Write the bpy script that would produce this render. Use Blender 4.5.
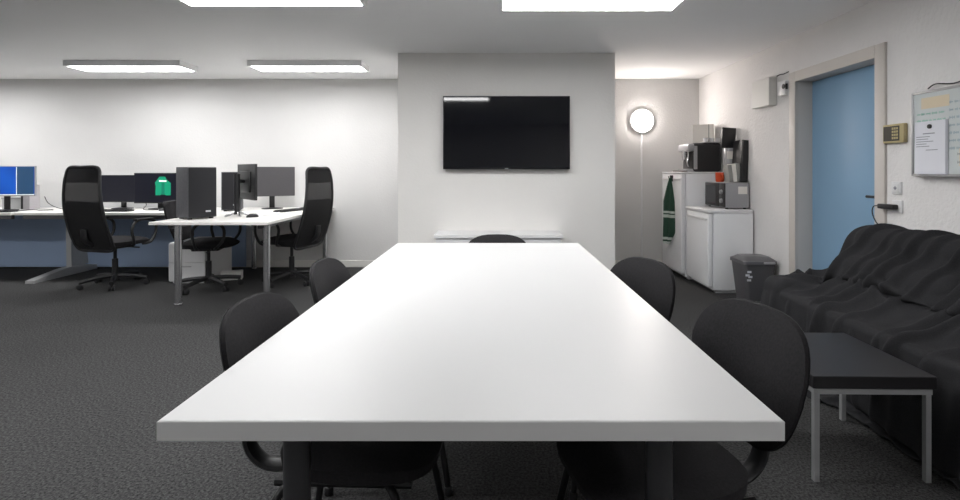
import bpy, bmesh, math, random
import numpy as np
from mathutils import Vector, Matrix

for o in list(bpy.data.objects):
    bpy.data.objects.remove(o, do_unlink=True)
SC = bpy.context.scene
COL = SC.collection
PI = math.pi

# ------------------------------------------------------------------ camera
FPX = 516.0                       # focal length in pixels of the 960 px wide frame
cam = bpy.data.objects.new('camera', bpy.data.cameras.new('camera'))
COL.objects.link(cam)
cam.location = (0, 0, 1.2)
cam.rotation_euler = (PI / 2, 0, 0)
cam.data.sensor_width = 36
cam.data.lens = 36 * FPX / 960
cam.data.shift_x = -15 / 960
cam.data.shift_y = -79 / 960
cam.data.clip_start = 0.02
SC.camera = cam

# ------------------------------------------------------------------ world, exposure
w = bpy.data.worlds.new('world'); SC.world = w; w.use_nodes = True
w.node_tree.nodes['Background'].inputs[0].default_value = (0.8, 0.85, 0.9, 1)
w.node_tree.nodes['Background'].inputs[1].default_value = 0.05
SC.view_settings.view_transform = 'Standard'
SC.view_settings.look = 'None'
SC.view_settings.gamma = 1
SC.view_settings.use_curve_mapping = False
SC.view_settings.exposure = 1.22
PANEL_POWER = 12.0                # emission of the ceiling diffusers
LAMP_POWER = 27.0                  # emission of the round wall lamp

# ------------------------------------------------------------------ materials
def srgb(r, g, b):
    f = lambda c: (c / 255 / 12.92) if c / 255 <= 0.04045 else ((c / 255 + 0.055) / 1.055) ** 2.4
    return (f(r), f(g), f(b), 1)

def mat(name, col, rough=0.6, metal=0.0, noise=None, bump=None, spec=None, emit=None, alpha=None):
    """noise=(scale, amount) colour mottling; bump=(scale, strength, distance)"""
    m = bpy.data.materials.new(name); m.use_nodes = True
    nt = m.node_tree; b = nt.nodes['Principled BSDF']
    b.inputs['Base Color'].default_value = col
    b.inputs['Roughness'].default_value = rough
    b.inputs['Metallic'].default_value = metal
    if spec is not None: b.inputs['Specular IOR Level'].default_value = spec
    if emit:
        b.inputs['Emission Color'].default_value = emit[0]
        b.inputs['Emission Strength'].default_value = emit[1]
    tc = nt.nodes.new('ShaderNodeTexCoord')
    if noise:
        n = nt.nodes.new('ShaderNodeTexNoise'); n.inputs['Scale'].default_value = noise[0]
        n.inputs['Detail'].default_value = 5
        nt.links.new(tc.outputs['Object'], n.inputs['Vector'])
        r = nt.nodes.new('ShaderNodeValToRGB')
        a = noise[1]
        r.color_ramp.elements[0].position = 0.3; r.color_ramp.elements[1].position = 0.7
        r.color_ramp.elements[0].color = tuple(c * (1 - a) for c in col[:3]) + (1,)
        r.color_ramp.elements[1].color = tuple(min(1, c * (1 + a)) for c in col[:3]) + (1,)
        nt.links.new(n.outputs['Fac'], r.inputs['Fac'])
        nt.links.new(r.outputs['Color'], b.inputs['Base Color'])
    if bump:
        n2 = nt.nodes.new('ShaderNodeTexNoise'); n2.inputs['Scale'].default_value = bump[0]
        n2.inputs['Detail'].default_value = 3
        nt.links.new(tc.outputs['Object'], n2.inputs['Vector'])
        bp = nt.nodes.new('ShaderNodeBump')
        bp.inputs['Strength'].default_value = bump[1]; bp.inputs['Distance'].default_value = bump[2]
        nt.links.new(n2.outputs['Fac'], bp.inputs['Height'])
        nt.links.new(bp.outputs['Normal'], b.inputs['Normal'])
    if alpha is not None:
        b.inputs['Alpha'].default_value = alpha
    return m

M = {}
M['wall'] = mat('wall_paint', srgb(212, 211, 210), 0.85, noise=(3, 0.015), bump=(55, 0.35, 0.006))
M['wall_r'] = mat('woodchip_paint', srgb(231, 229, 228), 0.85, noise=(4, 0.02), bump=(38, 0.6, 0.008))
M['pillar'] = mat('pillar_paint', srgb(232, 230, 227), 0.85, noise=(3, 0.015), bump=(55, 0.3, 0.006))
M['ceil'] = mat('ceiling_paint', srgb(246, 246, 246), 0.9, noise=(2, 0.01))
M['skirt'] = mat('skirting_paint', srgb(226, 224, 220), 0.5)
# carpet: fine loop pile
def carpet():
    m = mat('carpet', srgb(74, 74, 77), 0.97, spec=0.1)
    nt = m.node_tree; b = nt.nodes['Principled BSDF']
    tc = nt.nodes.new('ShaderNodeTexCoord')
    n = nt.nodes.new('ShaderNodeTexNoise'); n.inputs['Scale'].default_value = 95; n.inputs['Detail'].default_value = 6
    n.inputs['Roughness'].default_value = 0.75
    n2 = nt.nodes.new('ShaderNodeTexNoise'); n2.inputs['Scale'].default_value = 1.2
    nt.links.new(tc.outputs['Object'], n.inputs['Vector']); nt.links.new(tc.outputs['Object'], n2.inputs['Vector'])
    r = nt.nodes.new('ShaderNodeValToRGB')
    r.color_ramp.elements[0].position = 0.38; r.color_ramp.elements[0].color = srgb(33, 33, 34)
    r.color_ramp.elements[1].position = 0.63; r.color_ramp.elements[1].color = srgb(91, 91, 91)
    nt.links.new(n.outputs['Fac'], r.inputs['Fac'])
    mx = nt.nodes.new('ShaderNodeMix'); mx.data_type = 'RGBA'; mx.blend_type = 'MULTIPLY'; mx.inputs[0].default_value = 0.25
    nt.links.new(r.outputs['Color'], mx.inputs[6]); nt.links.new(n2.outputs['Fac'], mx.inputs[7])
    nt.links.new(mx.outputs[2], b.inputs['Base Color'])
    bp = nt.nodes.new('ShaderNodeBump'); bp.inputs['Strength'].default_value = 0.35; bp.inputs['Distance'].default_value = 0.004
    nt.links.new(n.outputs['Fac'], bp.inputs['Height']); nt.links.new(bp.outputs['Normal'], b.inputs['Normal'])
    return m
M['carpet'] = carpet()
M['diff'] = mat('diffuser', (1, 1, 1, 1), 0.5, emit=((0.985, 0.983, 0.982, 1), PANEL_POWER))
M['lampdisc'] = mat('lamp_disc', (1, 1, 1, 1), 0.5, emit=((1, 0.92, 0.87, 1), LAMP_POWER))
M['lightframe'] = mat('light_frame', srgb(240, 240, 240), 0.5)
M['tabletop'] = mat('white_laminate', srgb(202, 202, 202), 0.38, noise=(2, 0.006), spec=0.35)
M['tableedge'] = mat('laminate_edge', srgb(214, 214, 214), 0.5)
M['darkleg'] = mat('dark_chrome_leg', srgb(105, 105, 108), 0.3, 0.8)
M['chrome'] = mat('chrome', srgb(200, 200, 202), 0.25, 0.95)
M['steel'] = mat('grey_steel', srgb(176, 177, 178), 0.4, 0.3)
M['fabric'] = mat('black_fabric', srgb(38, 37, 39), 0.9, noise=(160, 0.25), bump=(260, 0.3, 0.002), spec=0.25)
M['plastic'] = mat('black_plastic', srgb(30, 30, 32), 0.45)
M['blackmetal'] = mat('black_metal', srgb(30, 30, 32), 0.35, 0.2)
M['mesh'] = mat('chair_mesh', srgb(24, 24, 26), 0.8, alpha=0.78)
M['blanket'] = mat('blanket_cloth', srgb(46, 46, 48), 0.95, noise=(220, 0.2), bump=(320, 0.3, 0.002), spec=0.15)
M['sofa'] = mat('sofa_cloth', srgb(60, 60, 64), 0.95)
M['white'] = mat('white_lacquer', srgb(225, 225, 226), 0.4)
M['fridge'] = mat('fridge_enamel', srgb(236, 237, 239), 0.35)
M['offgrey'] = mat('pale_grey_plastic', srgb(184, 180, 184), 0.5)
M['offwhite'] = mat('offwhite_plastic', srgb(222, 221, 217), 0.5)
M['doorblue'] = mat('door_blue', srgb(134, 170, 200), 0.45, noise=(1.5, 0.03))
M['frame'] = mat('door_frame_paint', srgb(206, 200, 194), 0.5)
M['deskblue'] = mat('blue_board', srgb(158, 178, 208), 0.6, noise=(2, 0.03))
M['desktop'] = mat('desk_laminate', srgb(238, 236, 232), 0.45)
M['tv'] = mat('tv_glass', srgb(10, 12, 18), 0.05, spec=0.5)
M['bezel'] = mat('bezel_black', srgb(20, 20, 24), 0.35)
M['screen_off'] = mat('screen_off', srgb(22, 24, 40), 0.3)
M['screen_grey'] = mat('monitor_back_grey', srgb(74, 72, 75), 0.55)
M['speakerwood'] = mat('black_ash', srgb(84, 84, 88), 0.6, noise=(30, 0.12))
M['grille'] = mat('grille_cloth', srgb(34, 34, 38), 0.85, bump=(400, 0.3, 0.001))
M['bin'] = mat('bin_plastic', srgb(82, 81, 84), 0.5)
M['binlid'] = mat('bin_lid_plastic', srgb(96, 95, 98), 0.35)
M['tabblack'] = mat('black_table_top', srgb(36, 35, 37), 0.42, noise=(12, 0.08))
M['towel'] = mat('green_towel', srgb(40, 70, 56), 0.95, bump=(200, 0.4, 0.003))
M['towelwhite'] = mat('towel_stripe', srgb(190, 200, 192), 0.95)
M['beige'] = mat('beige_plastic', srgb(186, 172, 128), 0.5)
M['display'] = mat('dark_display', srgb(58, 56, 48), 0.3)
M['alu'] = mat('aluminium', srgb(176, 176, 178), 0.35, 0.7)
M['board'] = mat('whiteboard_enamel', srgb(206, 212, 212), 0.3)
M['paper'] = mat('paper', srgb(226, 227, 234), 0.8)
M['ink'] = mat('grey_print', srgb(150, 152, 160), 0.8)
M['inkg'] = mat('green_marker', srgb(140, 196, 178), 0.8)
M['inko'] = mat('orange_marker', srgb(222, 208, 182), 0.8)
M['inkb'] = mat('blue_marker', srgb(160, 180, 190), 0.8)
M['orange'] = mat('orange_ceramic', srgb(205, 78, 40), 0.35)
M['silver'] = mat('silver_plastic', srgb(165, 165, 168), 0.4, 0.3)
M['greybook'] = mat('grey_card', srgb(150, 150, 146), 0.7)
M['brown'] = mat('brown_tray', srgb(72, 58, 52), 0.6)
M['logo'] = mat('logo_silver', srgb(210, 210, 214), 0.3)
M['cable'] = mat('cable_black', srgb(28, 28, 30), 0.5)
M['ivory'] = mat('white_card', srgb(236, 232, 226), 0.6)
M['scr_blue'] = mat('screen_blue', srgb(10, 60, 150), 0.3, emit=(srgb(16, 92, 205), 0.2))
M['scr_slate'] = mat('screen_slate', srgb(40, 70, 100), 0.3, emit=(srgb(44, 82, 122), 0.16))
M['scr_navy'] = mat('screen_navy', srgb(10, 11, 24), 0.3, emit=(srgb(22, 24, 46), 0.05))
M['scr_green'] = mat('screen_green', srgb(10, 120, 90), 0.3, emit=(srgb(14, 165, 118), 0.18))
M['scr_dgreen'] = mat('screen_dark_green', srgb(10, 100, 80), 0.3, emit=(srgb(10, 115, 88), 0.15))
M['scr_white'] = mat('screen_white', srgb(220, 230, 225), 0.3, emit=(srgb(225, 235, 230), 0.3))
# blue wallpaper on the lit screen: soft diagonal streak
def wallpaper():
    m = M['scr_blue']; nt = m.node_tree; b = nt.nodes['Principled BSDF']
    tc = nt.nodes.new('ShaderNodeTexCoord'); wv = nt.nodes.new('ShaderNodeTexWave')
    wv.inputs['Scale'].default_value = 0.9; wv.inputs['Distortion'].default_value = 1.5; wv.bands_direction = 'DIAGONAL'
    r = nt.nodes.new('ShaderNodeValToRGB')
    r.color_ramp.elements[0].color = srgb(6, 56, 140); r.color_ramp.elements[1].color = srgb(24, 110, 225)
    nt.links.new(tc.outputs['Object'], wv.inputs['Vector']); nt.links.new(wv.outputs['Fac'], r.inputs['Fac'])
    nt.links.new(r.outputs['Color'], b.inputs['Emission Color'])
wallpaper()

# ------------------------------------------------------------------ builders
class MB:
    """collects shapes into one mesh; build() links it as one object"""
    def __init__(s): s.bm = bmesh.new()
    def _merge(s, t):
        me = bpy.data.meshes.new('tmp'); t.to_mesh(me); t.free(); s.bm.from_mesh(me); bpy.data.meshes.remove(me)
    def box(s, lo, hi, bev=0.0, seg=2, rot=None, at=None):
        t = bmesh.new(); bmesh.ops.create_cube(t, size=1)
        lo = Vector(lo); hi = Vector(hi); c = (lo + hi) / 2; d = hi - lo
        for v in t.verts: v.co = Vector((v.co.x * d.x, v.co.y * d.y, v.co.z * d.z))
        if bev: bmesh.ops.bevel(t, geom=list(t.edges), offset=min(bev, min(d) * 0.49), segments=seg, profile=0.5, affect='EDGES')
        if rot is not None: bmesh.ops.rotate(t, cent=(0, 0, 0), matrix=rot, verts=t.verts)
        for v in t.verts: v.co += c
        s._merge(t); return s
    def cyl(s, p0, p1, r0, r1=None, n=16, bev=0.0):
        p0 = Vector(p0); p1 = Vector(p1); r1 = r0 if r1 is None else r1
        t = bmesh.new()
        bmesh.ops.create_cone(t, cap_ends=True, segments=n, radius1=r0, radius2=r1, depth=(p1 - p0).length)
        if bev:
            es = [e for e in t.edges if abs(e.verts[0].co.z - e.verts[1].co.z) < 1e-6]
            bmesh.ops.bevel(t, geom=es, offset=bev, segments=2, profile=0.5, affect='EDGES')
        q = (p1 - p0).to_track_quat('Z', 'Y').to_matrix()
        for v in t.verts: v.co = q @ v.co + (p0 + p1) / 2
        s._merge(t); return s
    def tube(s, pts, r, n=10, closed=False, wide=1.0):
        """round tube along a smoothed path; wide stretches it along local y"""
        P = [Vector(p) for p in pts]; k = len(P); Q = []
        rng = range(k) if closed else range(k - 1)
        for i in rng:
            p0 = P[(i - 1) % k] if (closed or i > 0) else P[i]
            p1 = P[i]; p2 = P[(i + 1) % k]; p3 = P[(i + 2) % k] if (closed or i + 2 < k) else P[i + 1]
            for j in range(5):
                u = j / 5
                Q.append(0.5 * ((2 * p1) + (-p0 + p2) * u + (2 * p0 - 5 * p1 + 4 * p2 - p3) * u * u + (-p0 + 3 * p1 - 3 * p2 + p3) * u ** 3))
        if not closed: Q.append(P[-1])
        m = len(Q); rings = []; up = None
        for i in range(m):
            a = Q[(i - 1) % m] if (closed or i) else Q[0]; b = Q[(i + 1) % m] if (closed or i < m - 1) else Q[-1]
            d = (b - a).normalized()
            if up is None: up = d.orthogonal().normalized()
            up = (up - d * up.dot(d)).normalized(); sd = d.cross(up)
            ring = []
            for q in range(n):
                o = (up * math.cos(2 * PI * q / n) + sd * math.sin(2 * PI * q / n)) * r
                o.y *= wide
                ring.append(s.bm.verts.new(Q[i] + o))
            rings.append(ring)
        for i in range(m if closed else m - 1):
            A = rings[i]; B = rings[(i + 1) % m]
            for q in range(n): s.bm.faces.new((A[q], A[(q + 1) % n], B[(q + 1) % n], B[q]))
        if not closed:
            s.bm.faces.new(rings[0]); s.bm.faces.new(list(reversed(rings[-1])))
        return s
    def lathe(s, prof, c=(0, 0, 0), n=28, sx=1, sy=1):
        c = Vector(c); rings = []
        for r, z in prof:
            rings.append([s.bm.verts.new(c + Vector((r * sx * math.cos(2 * PI * q / n), r * sy * math.sin(2 * PI * q / n), z))) for q in range(n)])
        for A, B in zip(rings, rings[1:]):
            for q in range(n): s.bm.faces.new((A[q], A[(q + 1) % n], B[(q + 1) % n], B[q]))
        s.bm.faces.new(list(reversed(rings[0]))); s.bm.faces.new(rings[-1])
        return s
    def pad(s, outline, front, back, nr=7, n=40):
        """closed cushion: outline(theta)->(a,b); front(a,b,r)/back(a,b,r)->3D point"""
        th = [2 * PI * i / n for i in range(n)]
        def side(fn):
            c = s.bm.verts.new(fn(*[0.0, outline_c], 0.0)); rings = []
            for k in range(1, nr + 1):
                r = k / nr
                rr = []
                for t in th:
                    a, b = outline(t)
                    rr.append(s.bm.verts.new(fn(a * r, outline_c + (b - outline_c) * r, r)))
                rings.append(rr)
            return c, rings
        outline_c = sum(outline(t)[1] for t in th) / n
        c1, R1 = side(front); c2, R2 = side(back)
        for c, R, f in ((c1, R1, False), (c2, R2, True)):
            for q in range(n):
                v = (c, R[0][q], R[0][(q + 1) % n]); s.bm.faces.new(v[::-1] if f else v)
            for A, B in zip(R, R[1:]):
                for q in range(n):
                    v = (A[q], B[q], B[(q + 1) % n], A[(q + 1) % n]); s.bm.faces.new(v[::-1] if f else v)
        A, B = R1[-1], R2[-1]
        for q in range(n): s.bm.faces.new((A[q], B[q], B[(q + 1) % n], A[(q + 1) % n]))
        return s
    def build(s, name, m, parent=None, smooth=True, loc=None):
        bmesh.ops.recalc_face_normals(s.bm, faces=s.bm.faces)
        me = bpy.data.meshes.new(name); s.bm.to_mesh(me); s.bm.free()
        if smooth:
            for p in me.polygons: p.use_smooth = True
            me.set_sharp_from_angle(angle=math.radians(38))
        me.materials.append(M[m] if isinstance(m, str) else m)
        o = bpy.data.objects.new(name, me); COL.objects.link(o)
        if parent: o.parent = parent
        if loc is not None: o.location = loc
        return o

def tag(o, label=None, cat=None, group=None, kind=None):
    if label: o['label'] = label
    if cat: o['category'] = cat
    if group: o['group'] = group
    if kind: o['kind'] = kind
    return o
def thing(name, label, cat, loc=(0, 0, 0), rotz=0.0, group=None):
    o = bpy.data.objects.new(name, None); COL.objects.link(o)
    o.location = loc; o.rotation_euler = (0, 0, rotz); o.empty_display_size = 0.1
    return tag(o, label, cat, group)
def struct(name, b, m, label, smooth=False, cat=None):
    o = b.build(name, m, None, smooth); tag(o, label, cat or name.split('_')[0], kind='structure'); return o
def copy_tree(o, parent=None):
    c = o.copy(); COL.objects.link(c); c.parent = parent
    for ch in list(o.children): copy_tree(ch, c)
    return c

# ------------------------------------------------------------------ the room
XL, XR, YB, YF, H = -8.2, 2.55, -2.6, 6.45, 2.35
T = 0.22
DY0, DY1, DZ = 3.445, 4.357, 1.955            # door opening in the right wall
struct('floor', MB().box((XL - T, YB - T, -0.12), (XR + T, YF + T, 0)), 'carpet', 'dark grey speckled office carpet')
struct('ceiling', MB().box((XL - T, YB - T, H), (XR + T, YF + T, H + 0.15)), 'ceil', 'plain white painted ceiling')
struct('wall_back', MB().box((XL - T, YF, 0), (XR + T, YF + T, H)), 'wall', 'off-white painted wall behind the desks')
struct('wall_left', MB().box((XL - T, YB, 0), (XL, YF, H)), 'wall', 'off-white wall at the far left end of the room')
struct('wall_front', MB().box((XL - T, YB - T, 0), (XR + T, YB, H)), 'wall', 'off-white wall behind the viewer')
struct('wall_right', MB().box((XR, YB, 0), (XR + T, DY0 - 0.02, H)).box((XR, DY1 + 0.02, 0), (XR + T, YF, H))
       .box((XR, DY0 - 0.02, DZ + 0.02), (XR + T, DY1 + 0.02, H)), 'wall_r', 'textured off-white wall with the blue door')
struct('wall_pillar', MB().box((-0.946, 5.03, 0), (1.17, YF, H)), 'pillar', 'pale grey chimney breast carrying the television')
struct('baseboard_back', MB().box((XL, YF - 0.015, 0), (-0.946, YF, 0.085), 0.004).box((1.17, YF - 0.015, 0), (XR, YF, 0.085), 0.004), 'skirt', 'white skirting board along the back wall', cat='baseboard')
struct('baseboard_right', MB().box((XR - 0.015, 4.47, 0), (XR, YF - 0.016, 0.085), 0.004), 'skirt', 'white skirting board along the right wall', cat='baseboard')

# door in its deep frame
d = thing('door_1', 'light blue flush door set deep in a pale frame', 'door', (XR, (DY0 + DY1) / 2, 0)); d['kind'] = 'structure'
hw = (DY1 - DY0) / 2
fm = MB()
for sgn in (-1, 1):
    fm.box((-0.018, min(sgn * hw, sgn * (hw + 0.09)), 0), (0.002, max(sgn * hw, sgn * (hw + 0.09)), DZ + 0.085), 0.003)
    fm.box((0.0021, min(sgn * hw, sgn * (hw + 0.018)), 0), (0.16, max(sgn * hw, sgn * (hw + 0.018)), DZ + 0.018))
fm.box((-0.018, -hw + 0.0005, DZ), (0.002, hw - 0.0005, DZ + 0.085), 0.0)
fm.box((0.0021, -hw, DZ), (0.16, hw, DZ + 0.018))
fm.build('door_frame', 'frame', d)
leaf = MB().box((0.127, -hw + 0.003, 0.008), (0.167, hw - 0.003, DZ - 0.003), 0.002).build('door_leaf', 'doorblue', d)
hd = MB().box((0.119, -hw + 0.045, 0.90), (0.128, -hw + 0.085, 1.08), 0.003)
hd.tube([(0.125, -hw + 0.065, 1.02), (0.08, -hw + 0.065, 1.02), (0.068, -hw + 0.08, 1.02), (0.068, -hw + 0.19, 1.02)], 0.010)
hd.build('door_handle', 'plastic', leaf)

# ------------------------------------------------------------------ ceiling lights
def ceiling_light(x0, x1, y0, y1, label):
    cx, cy = (x0 + x1) / 2, (y0 + y1) / 2; hx, hy = (x1 - x0) / 2, (y1 - y0) / 2
    t = thing('ceiling_light', label, 'ceiling light', (cx, cy, H), group='ceiling light panels')
    f = MB(); fr = 0.022
    for lo, hi in (((-hx, -hy, -0.06), (hx, -hy + fr, 0)), ((-hx, hy - fr, -0.06), (hx, hy, 0)),
                   ((-hx, -hy + fr, -0.06), (-hx + fr, hy - fr, 0)), ((hx - fr, -hy + fr, -0.06), (hx, hy - fr, 0))):
        f.box(lo, hi)
    f.build('frame', 'lightframe', t, False)
    MB().box((-hx + fr, -hy + fr, -0.057), (hx - fr, hy - fr, -0.045)).build('diffuser', 'diff', t, False)
ceiling_light(-4.48, -3.27, 5.35, 5.68, 'leftmost white ceiling light panel in the far row above the desks')
ceiling_light(-2.57, -1.385, 5.35, 5.68, 'white ceiling light panel in the far row beside the pillar')
ceiling_light(-2.03, -0.85, 3.10, 3.43, 'white ceiling light panel at the top edge, left of centre')
ceiling_light(0.03, 1.22, 3.20, 3.53, 'white ceiling light panel at the top edge, right of centre')
ceiling_light(-1.28, -0.08, 1.93, 2.23, 'white ceiling light panel above the table, seen only mirrored in the television')

# panels outside the frame: the far-row one inferred, the others added for brightness
ceiling_light(-3.40, -2.20, 1.93, 2.23, 'added unseen white ceiling light panel left of the one above the table')  # added to light the carpet on the left
ceiling_light(-5.52, -4.32, 1.93, 2.23, 'added unseen white ceiling light panel over the open carpet at the far left')  # added to raise the overall brightness of the room
ceiling_light(-3.40, -2.20, -0.75, -0.45, 'added unseen white ceiling light panel behind the viewer')  # added fill for the table's front edge and the walls

ceiling_light(-6.75, -5.55, 5.35, 5.68, 'white ceiling light panel in the far row beyond the left edge')
ceiling_light(-7.64, -6.44, 1.93, 2.23, 'added unseen white ceiling light panel near the far left wall')  # added so that bounced light lifts the ceiling
ceiling_light(-5.52, -4.32, -0.75, -0.45, 'added unseen white ceiling light panel in the back left part of the room')  # added for more bounce onto the ceiling
ceiling_light(1.95, 2.25, -1.2, 0.0, 'added unseen white ceiling light panel behind the viewer by the right wall')  # added to brighten the right wall and the sofa front

# round wall lamp with its cable duct
t = thing('wall_lamp', 'round glowing wall lamp in the corner right of the pillar', 'wall lamp', (1.832, YF, 1.825))
b = MB(); b.cyl((0, 0, 0), (0, -0.03, 0), 0.158, 0.152, 40, 0.006); b.build('housing', 'white', t)
b = MB(); b.cyl((0, -0.029, 0), (0, -0.062, 0), 0.128, 0.118, 40, 0.010); b.build('disc', 'lampdisc', t)
MB().box((-0.011, -0.012, -1.74), (0.011, 0, -0.13), 0.002).build('cable_duct', 'white', t)

# ------------------------------------------------------------------ meeting table
TX0, TX1, TY0, TY1, TZ = -0.634, 0.543, 0.97, 3.37, 0.73
t = thing('meeting_table', 'long white meeting table with dark round legs in the foreground', 'table', ((TX0 + TX1) / 2, (TY0 + TY1) / 2, 0))
hx, hy = (TX1 - TX0) / 2, (TY1 - TY0) / 2
top = MB().box((-hx, -hy, TZ - 0.038), (hx, hy, TZ), 0.0015, 1).build('tabletop', 'tabletop', t)
eb = MB(); e = 0.0012
eb.box((-hx - e, -hy - e, TZ - 0.037), (hx + e, -hy, TZ - 0.0015)); eb.box((-hx - e, hy, TZ - 0.037), (hx + e, hy + e, TZ - 0.0015))
eb.box((-hx - e, -hy, TZ - 0.037), (-hx, hy, TZ - 0.0015)); eb.box((hx, -hy, TZ - 0.037), (hx + e, hy, TZ - 0.0015))
eb.build('edge_band', 'tableedge', top, False)
for lx, ly in ((-0.422, 1.10), (0.35, 1.10), (-0.422, 3.2), (0.35, 3.2)):
    x = lx - (TX0 + TX1) / 2; y = ly - (TY0 + TY1) / 2
    g = MB(); g.cyl((x, y, 0), (x, y, 0.018), 0.034, n=24, bev=0.003); g.cyl((x, y, 0.015), (x, y, TZ - 0.038), 0.028, n=24)
    g.cyl((x, y, TZ - 0.044), (x, y, TZ - 0.038), 0.055, n=24); g.build('leg', 'darkleg', t)
MB().box((-0.30, -hy + 0.25, TZ - 0.075), (-0.26, hy - 0.25, TZ - 0.038)).box((0.26, -hy + 0.25, TZ - 0.075), (0.30, hy - 0.25, TZ - 0.038)).build('under_frame', 'darkleg', t, False)

# ------------------------------------------------------------------ visitor chairs (local +X is the way they face)
def sup(n, a, b, t):
    c, s_ = math.cos(t), math.sin(t)
    return a * math.copysign(abs(c) ** (2 / n), c), b * math.copysign(abs(s_) ** (2 / n), s_)

def visitor_chair(label, back_xy, facing_deg, ztop=0.84):
    fa = math.radians(facing_deg); fx, fy = math.cos(fa), math.sin(fa)
    t = thing('visitor_chair', label, 'chair', (back_xy[0] + 0.235 * fx, back_xy[1] + 0.235 * fy, 0), fa, 'black visitor chairs around the table')
    k = ztop - 0.84; SO = 0.10; LO = 0.07
    # seat cushion
    def so(th):
        a, b_ = sup(3.4, 0.23, 0.22, th); return (a * (1 - 0.10 * (b_ < 0) * (-b_ / 0.22)), b_)
    s = MB(); s.pad(so, lambda a, b_, r: (b_ + SO, a, 0.462 - 0.022 * r ** 6 - 0.02 * max(0, (b_ - 0.1) / 0.12) ** 2 + 0.006 * (a / 0.23) ** 2),
                    lambda a, b_, r: (b_ * 0.985 + SO, a * 0.985, 0.412 - 0.012 * max(0, (b_ - 0.1) / 0.12) ** 2))
    seat = s.build('seat', 'fabric', t)
    s = MB(); s.pad(so, lambda a, b_, r: (b_ * 0.97 + SO, a * 0.97, 0.413), lambda a, b_, r: (b_ * 0.93 + SO, a * 0.93, 0.392 + 0.01 * r ** 4))
    s.build('seat_shell', 'plastic', seat)
    # backrest: shield shaped, wrapped towards the sitter
    def bo(th):
        a, b_ = sup(3.0, 0.225, 0.19, th); a *= 1 - 0.30 * max(0, 0.25 - b_ / 0.19) ** 1.6
        return a, b_ + 0.65 + k
    def xb(a, z): return -0.235 + 0.038 * (a / 0.232) ** 2 - 0.10 * (z - 0.655 - k) + 0.02 * math.cos((z - 0.60 - k) * 9)
    s = MB(); s.pad(bo, lambda a, b_, r: (xb(a, b_) + 0.024 - 0.022 * r ** 5, a, b_), lambda a, b_, r: (xb(a, b_) - 0.012, a, b_))
    bk = s.build('backrest', 'fabric', t)
    s = MB(); s.pad(bo, lambda a, b_, r: (xb(a, b_) - 0.011, a * 1.012, 0.655 + k + (b_ - 0.655 - k) * 1.012), lambda a, b_, r: (xb(a, b_) - 0.034 + 0.018 * r ** 4, a * 0.99, 0.655 + k + (b_ - 0.655 - k) * 0.99))
    s.build('back_shell', 'plastic', bk)
    # J shaped bar from under the seat to the back
    s = MB(); s.tube([(-0.245, 0, 0.62 + k), (-0.262, 0, 0.52 + k), (-0.265, 0, 0.44), (-0.25, 0, 0.375), (-0.20, 0, 0.335), (-0.12, 0, 0.338), (0.0, 0, 0.375), (0.12, 0, 0.388)], 0.015, 10, wide=1.9)
    s.box((-0.285, -0.045, 0.485 + k), (-0.245, 0.045, 0.60 + k), 0.012)
    s.build('back_support', 'plastic', t)
    # seat carrier frame and four legs
    s = MB()
    for sy in (-1, 1): s.tube([(-0.17 + LO, sy * 0.17, 0.385), (0.19 + LO, sy * 0.17, 0.385)], 0.011, 8, wide=1)
    for sx in (-1, 1): s.tube([(sx * 0.14 + LO, -0.17, 0.385), (sx * 0.14 + LO, 0.17, 0.385)], 0.011, 8)
    s.build('seat_frame', 'blackmetal', t)
    for sx in (-1, 1):
        for sy in (-1, 1):
            s = MB(); s.tube([(sx * 0.13 + LO, sy * 0.175, 0.385), (sx * 0.165 + LO, sy * 0.205, 0.33), (sx * 0.205 + LO, sy * 0.235, 0.12), (sx * 0.222 + LO, sy * 0.245, 0.012)], 0.0115, 10)
            lg = s.build('leg', 'blackmetal', t)
            s = MB(); s.cyl((sx * 0.223 + LO, sy * 0.2455, 0), (sx * 0.221 + LO, sy * 0.244, 0.03), 0.016, n=12, bev=0.003); s.build('foot_cap', 'plastic', lg)
    return t
visitor_chair('black visitor chair nearest on the right side, in front of the small black table', (0.735, 1.47), 193, 0.815)
visitor_chair('black visitor chair nearest on the left side of the white table', (-0.705, 1.53), 358, 0.82)
visitor_chair('smaller-looking black visitor chair farther along the left side, nearest the desks', (-0.70, 2.16), 0, 0.825)
visitor_chair('black visitor chair farther along the right side, turned towards the viewer', (0.668, 2.32), 204, 0.80)
visitor_chair('black visitor chair at the far head of the white table, only its top showing', (0.015, 3.47), 270, 0.768)

# ------------------------------------------------------------------ television and sideboard
t = thing('television', 'large black flat television mounted on the pale pillar', 'television', (0.1105, 5.03, 1.569))
MB().box((-0.61, -0.075, -0.352), (0.61, -0.035, 0.352), 0.004).build('housing', 'bezel', t)
MB().box((-0.602, -0.0765, -0.335), (0.602, -0.0752, 0.345)).build('screen', 'tv', t, False)
MB().box((-0.018, -0.0775, -0.348), (0.018, -0.075, -0.341)).build('logo', 'logo', t, False)
MB().box((-0.2, -0.036, -0.15), (0.2, 0, 0.15), 0.004).build('wall_bracket', 'blackmetal', t, False)

t = thing('sideboard', 'low white sideboard against the pillar below the television', 'sideboard', (0.032, 4.86, 0))
MB().box((-0.585, -0.19, 0.59), (0.585, 0.165, 0.62), 0.002).build('top', 'white', t, False)
MB().box((-0.57, -0.155, 0.06), (0.57, 0.16, 0.59)).box((-0.55, -0.12, 0), (0.55, 0.14, 0.06)).build('body', 'white', t, False)
for i in range(2):
    x0 = -0.568 + i * 0.570
    dr = MB().box((x0, -0.175, 0.065), (x0 + 0.566, -0.156, 0.583), 0.002).build('door', 'white', t, False)
    xx = x0 + (0.53 if i == 0 else 0.036)
    MB().box((xx - 0.006, -0.195, 0.42), (xx + 0.006, -0.174, 0.54), 0.003).build('handle', 'alu', dr)

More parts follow.
